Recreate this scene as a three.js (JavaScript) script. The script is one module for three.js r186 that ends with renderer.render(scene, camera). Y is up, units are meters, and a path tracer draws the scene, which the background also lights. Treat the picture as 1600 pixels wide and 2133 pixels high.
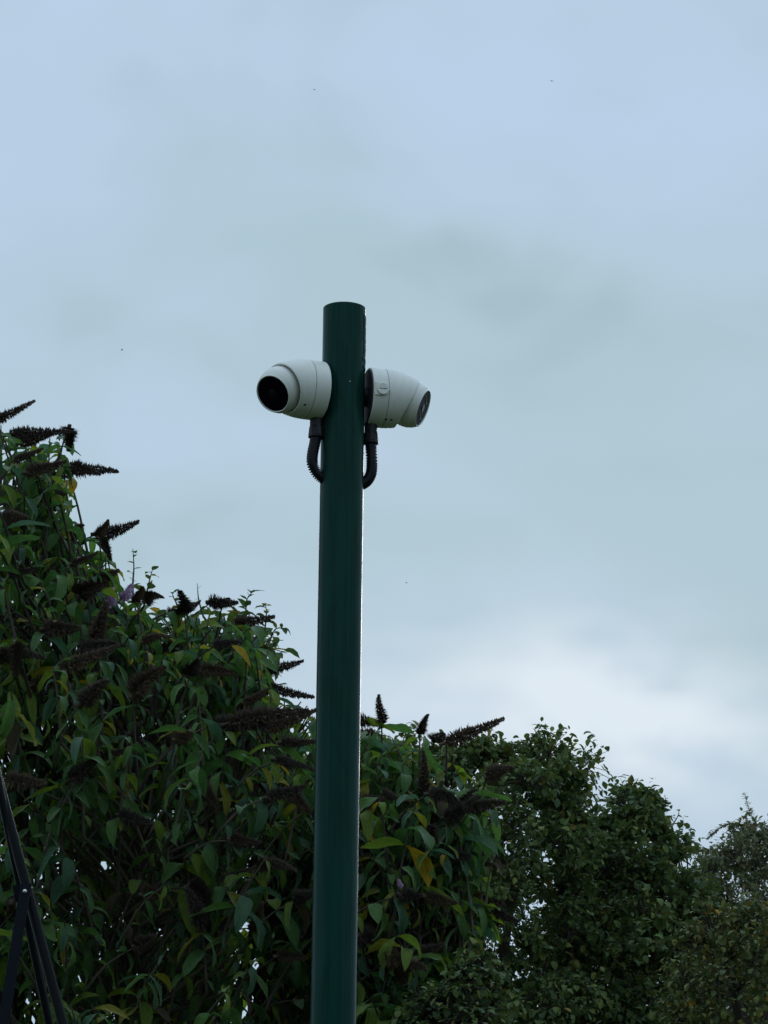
import * as THREE from 'three';
import { mergeGeometries } from 'three/addons/utils/BufferGeometryUtils.js';
import { ImprovedNoise } from 'three/addons/math/ImprovedNoise.js';

// ---------------------------------------------------------------- camera, sky, sun, exposure
const W = 1600, H = 2133, FOCAL = 6000;                       // photograph's pixels and its focal length in them
const EYE = 1.6, PITCH = THREE.MathUtils.degToRad(15.7), ROLL = 0.0116;
const scene = new THREE.Scene();
const camera = new THREE.PerspectiveCamera(2 * Math.atan(H / 2 / FOCAL) * 180 / Math.PI, W / H, 0.1, 3000);
camera.rotation.order = 'YXZ';
camera.position.set(0, EYE, 0);
camera.rotation.set(PITCH, 0, ROLL);
camera.updateMatrixWorld(true);
scene.add(camera);

const renderer = new THREE.WebGLRenderer({ antialias: true });
renderer.toneMapping = THREE.LinearToneMapping;
renderer.toneMappingExposure = 1.0;
renderer.shadowMap.enabled = true;

const noise = new ImprovedNoise();
const fbm = (x, y, z, o = 5) => { let s = 0, a = 0.5; for (let i = 0; i < o; i++) { s += a * noise.noise(x, y, z); x = x * 2.03 + 7.1; y = y * 2.03 + 3.7; z = z * 2.03 + 1.3; a *= 0.5; } return s; };
const sstep = (a, b, x) => { const t = Math.min(1, Math.max(0, (x - a) / (b - a))); return t * t * (3 - 2 * t); };
const mix = (a, b, t) => a + (b - a) * t;

// overcast cloud sky: thin bluish veil, grey-green cloud bodies, a brighter thin place low in front where the sun stands behind the cloud
const SUN_AZ = 5.0, SUN_EL = 12.5;                            // degrees right of the view, above the horizon
function skyColour(az, el, dx, dy, dz) {
  const q = 3.2, st = 1.7;                                    // clouds stretched along the horizon
  const wx = fbm(dx * 5 + 11, dy * 9, dz * 5, 3), wy = fbm(dx * 5, dy * 9 + 5, dz * 5 + 9, 3);
  const body = fbm(dx * q + wx * 0.9, dy * q * st + wy * 0.9, dz * q + 4, 5);
  const fine = fbm(dx * 14 + wx, dy * 26 + wy, dz * 14, 5);
  const g = (a0, e0, sa, se, rot = 0) => { const c = Math.cos(rot), s = Math.sin(rot), a = az - a0, e = el - e0, u = (a * c + e * s) / sa, v = (-a * s + e * c) / se; return Math.exp(-(u * u + v * v) / 2); };
  // share of grey cloud over the blue veil
  let grey = 0.44 + body * 0.9 + fine * 0.55 + 0.42 * g(-1.0, 20.9, 3.2, 1.0, -0.42) + 0.5 * g(0.6, 19.6, 4.2, 1.5) - 0.3 * g(-6.5, 24.5, 2.6, 2.2) + (0.35 + fine) * g(2.4, 20.4, 1.7, 0.8) + 0.35 * g(5.5, 17.2, 3.2, 1.8) - 0.55 * g(4.0, 23.5, 3.5, 2.2, -0.3) + 0.35 * g(3, 15.4, 5, 1.0) + 0.55 * g(8.0, 13.2, 1.4, 1.8) - 0.3 * g(-4, 17.3, 2.6, 1.2);
  grey = sstep(0, 1, grey);
  const deep = sstep(0.08, 0.75, fine * 0.8 + body * 0.5 + (0.45 + fine * 1.6) * g(1.9, 20.5, 2.0, 0.75, -0.12) + 0.3 * g(5.5, 16.6, 3, 0.8, 0.1) + 0.28 * g(1.4, 20.9, 1.3, 0.3, -0.15) + 0.3 * g(7.8, 13.4, 1.5, 1.2) + 0.15 * g(1.0, 14.4, 3.2, 0.6));
  let r = mix(0.482, 0.408, grey), gg = mix(0.620, 0.560, grey), b = mix(0.800, 0.640, grey);
  r *= 1 - 0.13 * deep; gg *= 1 - 0.115 * deep; b *= 1 - 0.11 * deep;
  // air near the horizon
  const low = Math.exp(-Math.max(0, el) / 7);
  r = mix(r, 0.40, low * 0.5); gg = mix(gg, 0.52, low * 0.5); b = mix(b, 0.61, low * 0.5);
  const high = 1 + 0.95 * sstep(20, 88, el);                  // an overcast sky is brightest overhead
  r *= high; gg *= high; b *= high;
  // thin bright cloud in front of the sun
  const edge = fbm(az * 0.5 + wx * 1.2, el * 1.1 + wy, 3.3, 6);
  const glow = 0.95 * g(SUN_AZ - 0.1, SUN_EL - 0.75, 2.3, 1.1, -0.3) * sstep(-0.6, 0.32, edge + 0.06) + (0.42 + edge * 0.6) * g(SUN_AZ - 3.6, SUN_EL - 0.8, 3.8, 0.9) + 0.15 * g(SUN_AZ, SUN_EL, 14, 6);
  const k = Math.min(1.15, glow);
  r = mix(r, 0.745, k * 0.86); gg = mix(gg, 0.83, k * 0.86); b = mix(b, 0.895, k * 0.86);
  return [r, gg, b];
}
{
  const w = 2048, h = 1024, data = new Float32Array(w * h * 4);
  for (let j = 0; j < h; j++) for (let i = 0; i < w; i++) {
    const el = ((j + 0.5) / h - 0.5) * Math.PI, az = ((i + 0.5) / w - 0.5) * 2 * Math.PI;
    const x = Math.cos(el) * Math.cos(az), z = Math.cos(el) * Math.sin(az), y = Math.sin(el);
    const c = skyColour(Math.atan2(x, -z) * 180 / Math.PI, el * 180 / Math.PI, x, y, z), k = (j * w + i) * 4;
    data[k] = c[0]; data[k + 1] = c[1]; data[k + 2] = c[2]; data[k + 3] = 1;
  }
  const t = new THREE.DataTexture(data, w, h, THREE.RGBAFormat, THREE.FloatType);
  t.mapping = THREE.EquirectangularReflectionMapping; t.magFilter = t.minFilter = THREE.LinearFilter; t.needsUpdate = true;
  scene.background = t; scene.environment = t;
}
const sun = new THREE.DirectionalLight(new THREE.Color(1, 0.97, 0.92), 1.0);
{
  const a = SUN_AZ * Math.PI / 180, e = 14 * Math.PI / 180;
  sun.position.set(Math.sin(a) * Math.cos(e) * 60, Math.sin(e) * 60, -Math.cos(a) * Math.cos(e) * 60);
  sun.target.position.set(0, 2, -9); scene.add(sun, sun.target);
  sun.castShadow = true; sun.shadow.radius = 40; sun.shadow.mapSize.set(2048, 2048);
  Object.assign(sun.shadow.camera, { left: -14, right: 14, top: 14, bottom: -14, near: 1, far: 120 });
}

// ---------------------------------------------------------------- helpers
function rng(seed) { let a = seed >>> 0; return () => { a = (a + 0x6D2B79F5) | 0; let t = Math.imul(a ^ (a >>> 15), 1 | a); t = (t + Math.imul(t ^ (t >>> 7), 61 | t)) ^ t; return ((t ^ (t >>> 14)) >>> 0) / 4294967296; }; }
const V = (x, y, z) => new THREE.Vector3(x, y, z);
const camM = camera.matrixWorld.clone(), camInv = camM.clone().invert();
// the point of the place that stands D metres away (over ground) in the direction of a pixel of the photograph
function at(px, py, D) {
  const d = V((px - W / 2) / FOCAL, -(py - H / 2) / FOCAL, -1).transformDirection(camM);
  return V(0, EYE, 0).addScaledVector(d, D / Math.hypot(d.x, d.z));
}
function toPixel(p) { const q = p.clone().applyMatrix4(camInv); return [W / 2 + q.x / -q.z * FOCAL, H / 2 - q.y / -q.z * FOCAL, -q.z]; }
const taken = {};
function numbered(name) { const n = taken[name] = (taken[name] ?? -1) + 1; return n ? `${name}_${String(n).padStart(3, '0')}` : name; }
function shade(o) { o.castShadow = o.receiveShadow = true; return o; }
function thing(name, label, category, pos = V(0, 0, 0), turn = 0, group) {
  const o = new THREE.Group(); o.name = numbered(name); o.position.copy(pos); o.rotation.y = turn;
  o.userData = { label, category }; if (group) o.userData.group = group; scene.add(o); return o;
}
function part(name, geo, mat, parent, stuff) {
  const m = shade(new THREE.Mesh(geo, mat)); m.name = name; if (stuff) m.userData.kind = 'stuff'; parent.add(m); return m;
}
const M4 = THREE.Matrix4;
function frameMatrix(o, z, up, scale = 1) {                    // local +z along z, local +y near up
  const zz = z.clone().normalize(), x = up.clone().cross(zz);
  if (x.lengthSq() < 1e-6) x.set(1, 0, 0).cross(zz);
  x.normalize(); const y = zz.clone().cross(x);
  const s = typeof scale === 'number' ? [scale, scale, scale] : scale;
  return new M4().makeBasis(x.multiplyScalar(s[0]), y.multiplyScalar(s[1]), zz.multiplyScalar(s[2])).setPosition(o);
}
function tubeAlong(points, radii, sides = 7, closed = true) {  // a tapering tube through points
  const n = points.length, pos = [], nor = [], uv = [], idx = []; let ref = V(0.3, 0.1, 1).normalize(), len = 0;
  for (let i = 0; i < n; i++) {
    const t = points[Math.min(n - 1, i + 1)].clone().sub(points[Math.max(0, i - 1)]).normalize();
    const a = ref.clone().addScaledVector(t, -ref.dot(t)); if (a.lengthSq() < 1e-5) a.set(1, 0, 0).addScaledVector(t, -t.x); a.normalize(); ref = a;
    const b = t.clone().cross(a); if (i) len += points[i].distanceTo(points[i - 1]);
    for (let k = 0; k <= sides; k++) {
      const f = k / sides * 2 * Math.PI, d = a.clone().multiplyScalar(Math.cos(f)).addScaledVector(b, Math.sin(f));
      pos.push(points[i].x + d.x * radii[i], points[i].y + d.y * radii[i], points[i].z + d.z * radii[i]); nor.push(d.x, d.y, d.z); uv.push(k / sides, len);
    }
  }
  const w = sides + 1;
  for (let i = 0; i < n - 1; i++) for (let k = 0; k < sides; k++) { const a = i * w + k; idx.push(a, a + 1, a + w, a + 1, a + w + 1, a + w); }
  if (closed) for (const e of [0, n - 1]) {
    const c = pos.length / 3, p = points[e], t = points[e ? n - 2 : 1].clone().sub(p).normalize().negate(); pos.push(p.x, p.y, p.z); nor.push(t.x, t.y, t.z); uv.push(0.5, 0);
    for (let k = 0; k < sides; k++) e ? idx.push(e * w + k, e * w + k + 1, c) : idx.push(k + 1, k, c);
  }
  const g = new THREE.BufferGeometry();
  g.setAttribute('position', new THREE.Float32BufferAttribute(pos, 3)); g.setAttribute('normal', new THREE.Float32BufferAttribute(nor, 3)); g.setAttribute('uv', new THREE.Float32BufferAttribute(uv, 2)); g.setIndex(idx);
  return g;
}
function curve(pts, n) { return new THREE.CatmullRomCurve3(pts).getPoints(n); }
function gridGeo(nu, nv, f) {                                  // f(u, v) -> [x, y, z], (nu + 1) x (nv + 1) vertices
  const pos = [], uv = [], idx = [];
  for (let i = 0; i <= nu; i++) for (let j = 0; j <= nv; j++) { pos.push(...f(i / nu, j / nv)); uv.push(i / nu, j / nv); }
  for (let i = 0; i < nu; i++) for (let j = 0; j < nv; j++) { const a = i * (nv + 1) + j, b = a + nv + 1; idx.push(a, a + 1, b, a + 1, b + 1, b); }
  const g = new THREE.BufferGeometry(); g.setAttribute('position', new THREE.Float32BufferAttribute(pos, 3)); g.setAttribute('uv', new THREE.Float32BufferAttribute(uv, 2)); g.setIndex(idx); g.computeVertexNormals(); return g;
}
function canvasTex(w, h, f, srgb) {                            // f(x, y) -> [r, g, b] 0..1
  const d = new Uint8Array(w * h * 4);
  for (let j = 0; j < h; j++) for (let i = 0; i < w; i++) { const c = f(i / w, j / h), k = (j * w + i) * 4; for (let n = 0; n < 3; n++) d[k + n] = Math.max(0, Math.min(255, Math.round(c[n] * 255))); d[k + 3] = 255; }
  const t = new THREE.DataTexture(d, w, h); t.magFilter = THREE.LinearFilter; t.minFilter = THREE.LinearMipmapLinearFilter; t.generateMipmaps = true; t.wrapS = t.wrapT = THREE.RepeatWrapping; if (srgb) t.colorSpace = THREE.SRGBColorSpace; t.needsUpdate = true; return t;
}
const lin = (r, g, b) => new THREE.Color().setRGB(r, g, b);
const per = (u, v, f, o = 4, k = 0) => { const a = u * 2 * Math.PI, b = v * 2 * Math.PI; return fbm(Math.cos(a) * f + 9 + k, Math.sin(a) * f + Math.cos(b) * f, Math.sin(b) * f + k, o); };   // noise that tiles

// ---------------------------------------------------------------- materials
const blotch = canvasTex(256, 256, (u, v) => { const n = 0.86 + per(u, v, 1.6, 5) * 0.35; return [n, n, n]; }, false);
const speck = canvasTex(256, 512, (u, v) => { const n = 0.5 + per(u, v, 5, 4) * 0.5 + per(u, v, 1.2, 3, 4) * 0.35; return [n, n, n]; }, false);
const paintRough = canvasTex(256, 512, (u, v) => { const n = 0.78 + per(u, v, 1.5, 5, 2) * 0.5; return [n, n, n]; }, false);
const poleTone = canvasTex(256, 512, (u, v) => { const n = 0.88 + per(u, v, 1.4, 5, 7) * 0.26 + fbm(Math.cos(u * 6.283) * 9, Math.sin(u * 6.283) * 9, Math.sin(v * 6.283) * 0.6, 4) * 0.5, s = per(u, v, 14, 2, 3) > 0.34 ? 0.22 : 0; return [n + s, n + s * 0.8, n + s * 0.8]; }, false);
const MAT = {
  pole: new THREE.MeshPhysicalMaterial({ color: lin(0.008, 0.049, 0.039), map: poleTone, roughness: 0.32, roughnessMap: paintRough, specularIntensity: 0.13, bumpMap: speck, bumpScale: 0.00035 }),
  film: new THREE.MeshPhysicalMaterial({ color: lin(0.014, 0.040, 0.036), roughness: 0.6, specularIntensity: 0.25, side: THREE.DoubleSide }),
  steel: new THREE.MeshStandardMaterial({ color: lin(0.55, 0.55, 0.53), roughness: 0.35, metalness: 0.9 }),
  white: new THREE.MeshPhysicalMaterial({ color: lin(0.75, 0.745, 0.695), roughness: 0.46, clearcoat: 0.12, clearcoatRoughness: 0.4, map: canvasTex(256, 256, (u, v) => { const n = 0.955 + per(u, v, 1.3, 5, 3) * 0.12; return [n, n, n * 0.99]; }, false) }),
  black: new THREE.MeshStandardMaterial({ color: lin(0.012, 0.012, 0.015), roughness: 0.6, map: blotch }),
  rubber: new THREE.MeshPhysicalMaterial({ color: lin(0.010, 0.010, 0.014), roughness: 0.42, specularIntensity: 0.55, map: blotch }),
  glass: new THREE.MeshPhysicalMaterial({ color: lin(0.004, 0.0035, 0.006), roughness: 0.35, specularIntensity: 0.03 }),
  lensGlass: new THREE.MeshPhysicalMaterial({ color: lin(0.006, 0.007, 0.009), roughness: 0.2, specularIntensity: 0.3 }),
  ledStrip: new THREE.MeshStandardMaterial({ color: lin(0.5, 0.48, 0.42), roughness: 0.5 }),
  tube: new THREE.MeshPhysicalMaterial({ color: lin(0.006, 0.0075, 0.0085), roughness: 0.34, specularIntensity: 0.13, map: blotch, bumpMap: speck, bumpScale: 0.0004 }),
  navy: new THREE.MeshPhysicalMaterial({ color: lin(0.005, 0.007, 0.012), roughness: 0.8, specularIntensity: 0.25, map: blotch }),
  bark: new THREE.MeshStandardMaterial({ color: lin(0.06, 0.047, 0.034), roughness: 0.95, map: blotch, bumpMap: speck, bumpScale: 0.002 }),
  barkPale: new THREE.MeshStandardMaterial({ color: lin(0.13, 0.105, 0.075), roughness: 0.95, map: blotch, bumpMap: speck, bumpScale: 0.002 }),
  twigGreen: new THREE.MeshStandardMaterial({ color: lin(0.06, 0.075, 0.035), roughness: 0.9 }),
  spent: [lin(0.074, 0.050, 0.035), lin(0.055, 0.040, 0.031), lin(0.100, 0.066, 0.042)].map((c) => new THREE.MeshStandardMaterial({ color: c, roughness: 1 })),
  lilac: new THREE.MeshStandardMaterial({ color: lin(0.56, 0.38, 0.58), roughness: 0.9 }),
};
// leaf blade: paler midrib and side veins, patchy tone (u runs from stalk to tip, v across)
const leafMap = canvasTex(128, 64, (u, v) => {
  const d = Math.abs(v - 0.5), rib = Math.exp(-((d / 0.03) ** 2)) * (1 - u * 0.5), s = Math.abs(((u * 9 - d * 5) % 1 + 1) % 1 - 0.5), vein = Math.exp(-((s / 0.09) ** 2)) * 0.28 * (1 - d * 1.4);
  const n = 0.80 + fbm(u * 7, v * 7, 2.2, 4) * 0.42 + rib * 0.22 + vein * 0.5; return [n, n, n * 0.96];
}, false);
const leafBump = canvasTex(128, 64, (u, v) => {
  const d = Math.abs(v - 0.5), s = Math.abs(((u * 9 - d * 5) % 1 + 1) % 1 - 0.5); const n = 0.75 - Math.exp(-((d / 0.04) ** 2)) * 0.5 - Math.exp(-((s / 0.12) ** 2)) * 0.25; return [n, n, n];
}, false);
function leafMaterial(c, opts = {}) {
  return new THREE.MeshPhysicalMaterial({ color: c, map: leafMap, bumpMap: leafBump, bumpScale: 0.0012, roughness: 0.92, specularIntensity: 0.35, transmission: 0.6, thickness: 0, clearcoat: 0.13, clearcoatRoughness: 0.36, side: THREE.DoubleSide, ...opts });
}
function palette(list, opts) {                                // list of [weight, r, g, b]
  const mats = list.map(([, r, g, b]) => leafMaterial(lin(r, g, b), opts)), sum = list.reduce((s, x) => s + x[0], 0);
  return { mats, list, mass: leafMaterial(lin(1, 1, 1), { ...opts, vertexColors: true }), pick(x) { let t = x * sum; for (let i = 0; i < list.length; i++) { t -= list[i][0]; if (t <= 0) return i; } return list.length - 1; } };
}

// ---------------------------------------------------------------- ground
{
  const g = new THREE.PlaneGeometry(1600, 1600, 64, 64); g.rotateX(-Math.PI / 2);
  const uv = g.attributes.uv; for (let i = 0; i < uv.count; i++) uv.setXY(i, uv.getX(i) * 400, uv.getY(i) * 400);
  const t = canvasTex(256, 256, (u, v) => { const n = 0.7 + per(u, v, 2, 5, 5) * 0.7, m = per(u, v, 6, 3, 1) * 0.4; return [n * (0.9 + m), n, n * (0.8 + m)]; }, false);
  const m = shade(new THREE.Mesh(g, new THREE.MeshStandardMaterial({ color: lin(0.055, 0.075, 0.026), map: t, roughness: 1, bumpMap: t, bumpScale: 0.03 })));
  m.name = 'ground'; m.userData.kind = 'structure'; scene.add(m);
}

// ---------------------------------------------------------------- pole with its two cameras
const POLE_R = 0.04445, POLE_D = 5.655;
const poleMid = at(711, 1066, POLE_D), PX = poleMid.x, PZ = poleMid.z;
const poleTop = at(718.5, 643, POLE_D).y;
{
  const t = thing('camera_pole', 'tall round dark green painted steel pole carrying two white cameras', 'pole', V(PX, 0, PZ));
  const prof = [[POLE_R - 0.004, 0.02], [POLE_R - 0.004, poleTop - 0.0006], [POLE_R - 0.0034, poleTop], [POLE_R - 0.0007, poleTop], [POLE_R, poleTop - 0.0008]];
  const n = 60; for (let i = 1; i <= n; i++) prof.push([POLE_R, (poleTop - 0.0008) * (1 - i / n) + 0.012 * i / n]);
  const g = new THREE.LatheGeometry(prof.map(([x, y]) => new THREE.Vector2(x, y)), 72);
  const p = g.attributes.position, uv = g.attributes.uv;
  for (let i = 0; i < p.count; i++) uv.setXY(i, uv.getX(i), p.getY(i) * 1.4);
  part('shaft', g, MAT.pole, t);
  part('base_plate', new THREE.LatheGeometry([[0, 0.004], [0.12, 0.004], [0.125, 0.008], [0.125, 0.016], [0.12, 0.02], [POLE_R - 0.006, 0.02]].map((q) => new THREE.Vector2(...q)), 40), MAT.pole, t);
  for (let k = 0; k < 4; k++) { const b = part('bolt', new THREE.CylinderGeometry(0.011, 0.011, 0.022, 6), MAT.steel, t), a = Math.PI / 4 + k * Math.PI / 2; b.position.set(Math.cos(a) * 0.095, 0.03, Math.sin(a) * 0.095); }
  // lifted, torn edge of the paint film on the right side below the rim
  const film = gridGeo(60, 10, (u, v) => {
    const y = poleTop - 0.018 - u * 0.118, tear = fbm(u * 9, 1.7, 0.4, 3), a = mix(-0.30, 0.42 + tear * 0.35, v) + 0.02, lift = Math.max(0, 0.0006 + 0.0028 * Math.abs(fbm(u * 14, v * 2.5, 8, 3)) * sstep(0, 0.5, v) * sstep(0, 0.08, u) * (1 - sstep(0.93, 1, u)) + 0.0012 * v * Math.sin(u * 40) * sstep(0.6, 1, u));
    const r = POLE_R + lift; return [Math.cos(a) * r, y, Math.sin(a) * r];
  });
  part('peeling_paint', film, MAT.film, t).userData.label = 'wrinkled torn strip of lifted green paint';
  // a small pale rivet and a small hole
  for (const [px, py, r, m, nm] of [[729, 794, 0.0016, MAT.steel, 'rivet'], [732, 841, 0.0017, MAT.black, 'bolt_hole']]) {
    const q = at(px, py, POLE_D - POLE_R), a = Math.asin((q.x - PX) / POLE_R);
    const b = part(nm, new THREE.SphereGeometry(r, 10, 8), m, t); b.position.set(Math.sin(a) * POLE_R, q.y, Math.cos(a) * POLE_R);
  }
}

// a turret camera in metres: local +z leaves the pole, +y up
const R0 = 0.060;
function shellRadius(s) { if (s <= 0.032) return R0; const x = (s - 0.032) / 0.0985; return R0 * Math.sqrt(Math.max(0.0001, 1 - x * x * 0.995)); }
function makeCamera(label, pos, turn, { cutAngle, ballDir, ballAt, plug, holes, strips = true }) {
  const t = thing('security_camera', label, 'camera', pos, turn, 'cameras on the green pole');
  const N = 96;
  // mounting ring with its hollow dark back
  const ring = new THREE.LatheGeometry([[0.052, 0.0035], [0.0565, 0.0], [0.0588, 0.0004], [0.0598, 0.0018], [R0, 0.004], [R0, 0.0305], [0.0594, 0.0312], [0.0585, 0.0314], [0.055, 0.0314]].map((q) => new THREE.Vector2(...q)), N); ring.rotateX(Math.PI / 2);
  part('mounting_ring', ring, MAT.white, t);
  const plate = new THREE.LatheGeometry([[0, 0.009], [0.05, 0.009], [0.0562, 0.0045], [0.0562, -0.0012], [0.054, -0.0022], [0, -0.0022]].map((q) => new THREE.Vector2(...q)), N); plate.rotateX(Math.PI / 2);
  part('back_plate', plate, MAT.black, t);
  const saddle = new THREE.CylinderGeometry(0.02, 0.02, 0.012, 24); saddle.rotateX(Math.PI / 2); saddle.translate(0, 0, -0.003);
  part('pole_gasket', saddle, MAT.rubber, t);
  // shell: domed, cut by a slanting plane where the eyeball looks out
  const k = 0.5, s0 = 0.0895, ends = [];
  const endOf = (f) => { let a = 0.032, b = 0.1295; for (let i = 0; i < 40; i++) { const m = (a + b) / 2; (m - s0 + k * shellRadius(m) * Math.cos(f - cutAngle) > 0) ? b = m : a = m; } return (a + b) / 2; };
  for (let i = 0; i <= N; i++) ends.push(endOf(i / N * 2 * Math.PI));
  const C = V(0, ballAt[1], ballAt[0]);
  const prof = (f, e) => {                                    // rows of (radius, s) from the ring seam to the lip and back inside
    const rows = [[0.056, 0.0322], [0.0586, 0.0322], [0.0596, 0.0328]]; const m = 22;
    for (let j = 0; j <= m; j++) { const s = mix(0.034, e - 0.0012, j / m); rows.push([shellRadius(s) - (s < 0.0415 && s > 0.0402 ? 0.0005 : 0), s]); }
    const r = shellRadius(e); rows.push([r - 0.0007, e - 0.0002], [r - 0.0018, e], [r - 0.003, e - 0.0006]);
    rows.push([r - 0.0042, e - 0.004], [r - 0.006, e - 0.014], [r - 0.009, e - 0.024]); return rows;
  };
  const nr = prof(0, 0.09).length - 1;
  part('shell', gridGeo(N, nr, (u, v) => { const i = Math.round(u * N), f = u * 2 * Math.PI, [r, s] = prof(f, ends[i])[Math.round(v * nr)]; return [Math.cos(f) * r, Math.sin(f) * r, s]; }), MAT.white, t);
  // eyeball: a truncated sphere that looks along ballDir
  const eye = new THREE.Group(); eye.name = 'eyeball'; eye.position.copy(C);
  const bd = V(...ballDir).normalize(); eye.quaternion.setFromRotationMatrix(frameMatrix(V(0, 0, 0), bd, V(0, 1, 0)));
  const B = 0.0476, rows = [];
  for (let j = 0; j <= 26; j++) { const a = mix(-0.75, 0.605, j / 26); rows.push([B * Math.cos(a), B * Math.sin(a)]); }
  rows.push([0.0388, 0.0285], [0.0385, 0.0293], [0.0378, 0.0296], [0.0369, 0.0293], [0.0364, 0.0286], [0.0362, 0.0268], [0.034, 0.0262]);
  const ball = new THREE.LatheGeometry(rows.map(([x, y]) => new THREE.Vector2(x, y)), N); ball.rotateX(Math.PI / 2);
  const ballMesh = shade(new THREE.Mesh(ball, MAT.white)); ballMesh.name = 'eyeball'; ballMesh.position.copy(eye.position); ballMesh.quaternion.copy(eye.quaternion); t.add(ballMesh);
  const win = new THREE.LatheGeometry([[0, 0.0279], [0.02, 0.0279], [0.0352, 0.0277], [0.0361, 0.0271], [0.0361, 0.024], [0, 0.024]].map((q) => new THREE.Vector2(...q)), N); win.rotateX(Math.PI / 2);
  part('lens_window', win, MAT.glass, ballMesh);
  const lens = new THREE.LatheGeometry([[0, 0.0294], [0.006, 0.0290], [0.0085, 0.0284], [0.0092, 0.0276]].map((q) => new THREE.Vector2(...q)), 40); lens.rotateX(Math.PI / 2);
  part('lens', lens, MAT.lensGlass, ballMesh);
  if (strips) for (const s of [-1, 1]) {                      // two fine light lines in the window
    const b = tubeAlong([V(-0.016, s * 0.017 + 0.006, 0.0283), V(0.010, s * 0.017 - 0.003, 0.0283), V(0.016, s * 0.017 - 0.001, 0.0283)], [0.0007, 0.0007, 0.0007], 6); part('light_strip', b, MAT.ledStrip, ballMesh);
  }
  if (plug) {                                                 // flat boss with a slotted screw plug on the ring
    const side = plug[0], z = plug[1];
    const boss = new THREE.ExtrudeGeometry(new THREE.Shape([new THREE.Vector2(0, -0.0125), new THREE.Vector2(z - 0.002, -0.0125), new THREE.Vector2(z - 0.002, 0.0125), new THREE.Vector2(0, 0.0125)]), { depth: 0.0036, bevelEnabled: true, bevelSize: 0.0008, bevelThickness: 0.0008, bevelSegments: 2 });
    boss.applyMatrix4(new M4().makeBasis(V(0, 0, 1), V(0, 1, 0), V(side, 0, 0)).setPosition(V(side * (R0 - 0.0030), 0, 0.003)));
    part('plug_boss', boss, MAT.white, t);
    const cap = new THREE.LatheGeometry([[0, 0], [0.0122, 0], [0.0125, 0.0004], [0.0125, 0.0032], [0.0117, 0.0040], [0.0105, 0.0038], [0, 0.0037]].map((q) => new THREE.Vector2(...q)), 48);
    const c = part('screw_plug', cap, MAT.white, t); c.position.set(side * (R0 + 0.0008), 0, z); c.rotation.z = -side * Math.PI / 2;
    const slot = part('slot', new THREE.BoxGeometry(0.0014, 0.0012, 0.0158), MAT.black, c); slot.position.y = 0.0034;
  }
  for (const [f, s] of holes) { const r = shellRadius(s), h = part('screw_hole', new THREE.CylinderGeometry(0.0024, 0.0024, 0.0016, 16), MAT.black, t); h.position.set(Math.cos(f) * (r - 0.0004), Math.sin(f) * (r - 0.0004), s); h.quaternion.setFromUnitVectors(V(0, 1, 0), V(Math.cos(f), Math.sin(f), 0)); }
  t.scale.setScalar(1.025);
  return t;
}
function makeConduit(label, pos, turn, pts) {
  const t = thing('flexible_conduit', label, 'conduit', pos, turn, 'conduits under the cameras');
  const con = new THREE.LatheGeometry([[0.004, 0.004], [0.0125, 0.004], [0.0135, 0.002], [0.0137, -0.018], [0.0152, -0.022], [0.0166, -0.037], [0.0166, -0.041], [0.0150, -0.0425], [0.0118, -0.043], [0.0116, -0.040]].map((q) => new THREE.Vector2(...q)), 10);
  const flat = con.toNonIndexed(); flat.computeVertexNormals(); flat.translate(0, -0.0585, 0.0095);
  const c = part('connector', flat, MAT.rubber, t);
  for (const s of [-1, 1]) { const cl = part('clip', new THREE.BoxGeometry(0.0022, 0.017, 0.0085), MAT.rubber, c); cl.position.set(s * 0.0152, -0.0585 - 0.029, 0.0095); cl.rotation.z = s * 0.07; }
  const n = 27, per_ = 6, line = curve(pts, n * per_), radii = line.map((_, i) => { const f = (i % per_) / per_; return f < 0.5 ? 0.0118 : f < 0.6 || f > 0.9 ? 0.0100 : 0.0080; });
  part('corrugated_hose', tubeAlong(line, radii, 18), MAT.rubber, t);
}
{
  const camY = 3.447, aL = THREE.MathUtils.degToRad(22), aR = THREE.MathUtils.degToRad(14);
  const dL = V(-Math.cos(aL), 0, Math.sin(aL)), dR = V(Math.cos(aR), 0, -Math.sin(aR)), gapL = POLE_R + 0.004, gapR = POLE_R + 0.006;
  const pL = V(PX, camY, PZ).addScaledVector(dL, gapL), pR = V(PX, camY, PZ).addScaledVector(dR, gapR); pL.y -= 0.007; pR.y -= 0.008;
  const tL = Math.atan2(dL.x, dL.z), tR = Math.atan2(dR.x, dR.z);
  const rad = THREE.MathUtils.degToRad;
  makeCamera('white ball camera on the pole\'s left side, dark round window turned towards the viewer', pL, tL, { cutAngle: rad(-46), ballDir: [0.437, -0.536, 0.723], ballAt: [0.0865, -0.0075], strips: false, holes: [[rad(-50), 0.048]] });
  makeCamera('white ball camera on the pole\'s right side, with slotted plug, facing right', pR, tR, { cutAngle: rad(-96), ballDir: [-0.391, -0.357, 0.848], ballAt: [0.090, -0.007], plug: [-1, 0.018], holes: [[rad(-118), 0.0335], [rad(-118), 0.0445]] });
  const hose = [V(0, -0.095, 0.0095), V(0, -0.113, 0.0120), V(0, -0.137, 0.0165), V(0, -0.158, 0.0160), V(0, -0.176, 0.006), V(0, -0.186, -0.008), V(0, -0.189, -0.016)];
  makeConduit('black corrugated conduit curving from the left camera into the pole', pL, tL, hose);
  const hose2 = [V(0, -0.095, 0.0095), V(0, -0.114, 0.0105), V(0, -0.142, 0.0125), V(0, -0.164, 0.0110), V(0, -0.180, 0.003), V(0, -0.188, -0.007), V(0, -0.192, -0.015)];
  makeConduit('black corrugated conduit curving from the right camera into the pole', pR, tR, hose2);
}

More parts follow.
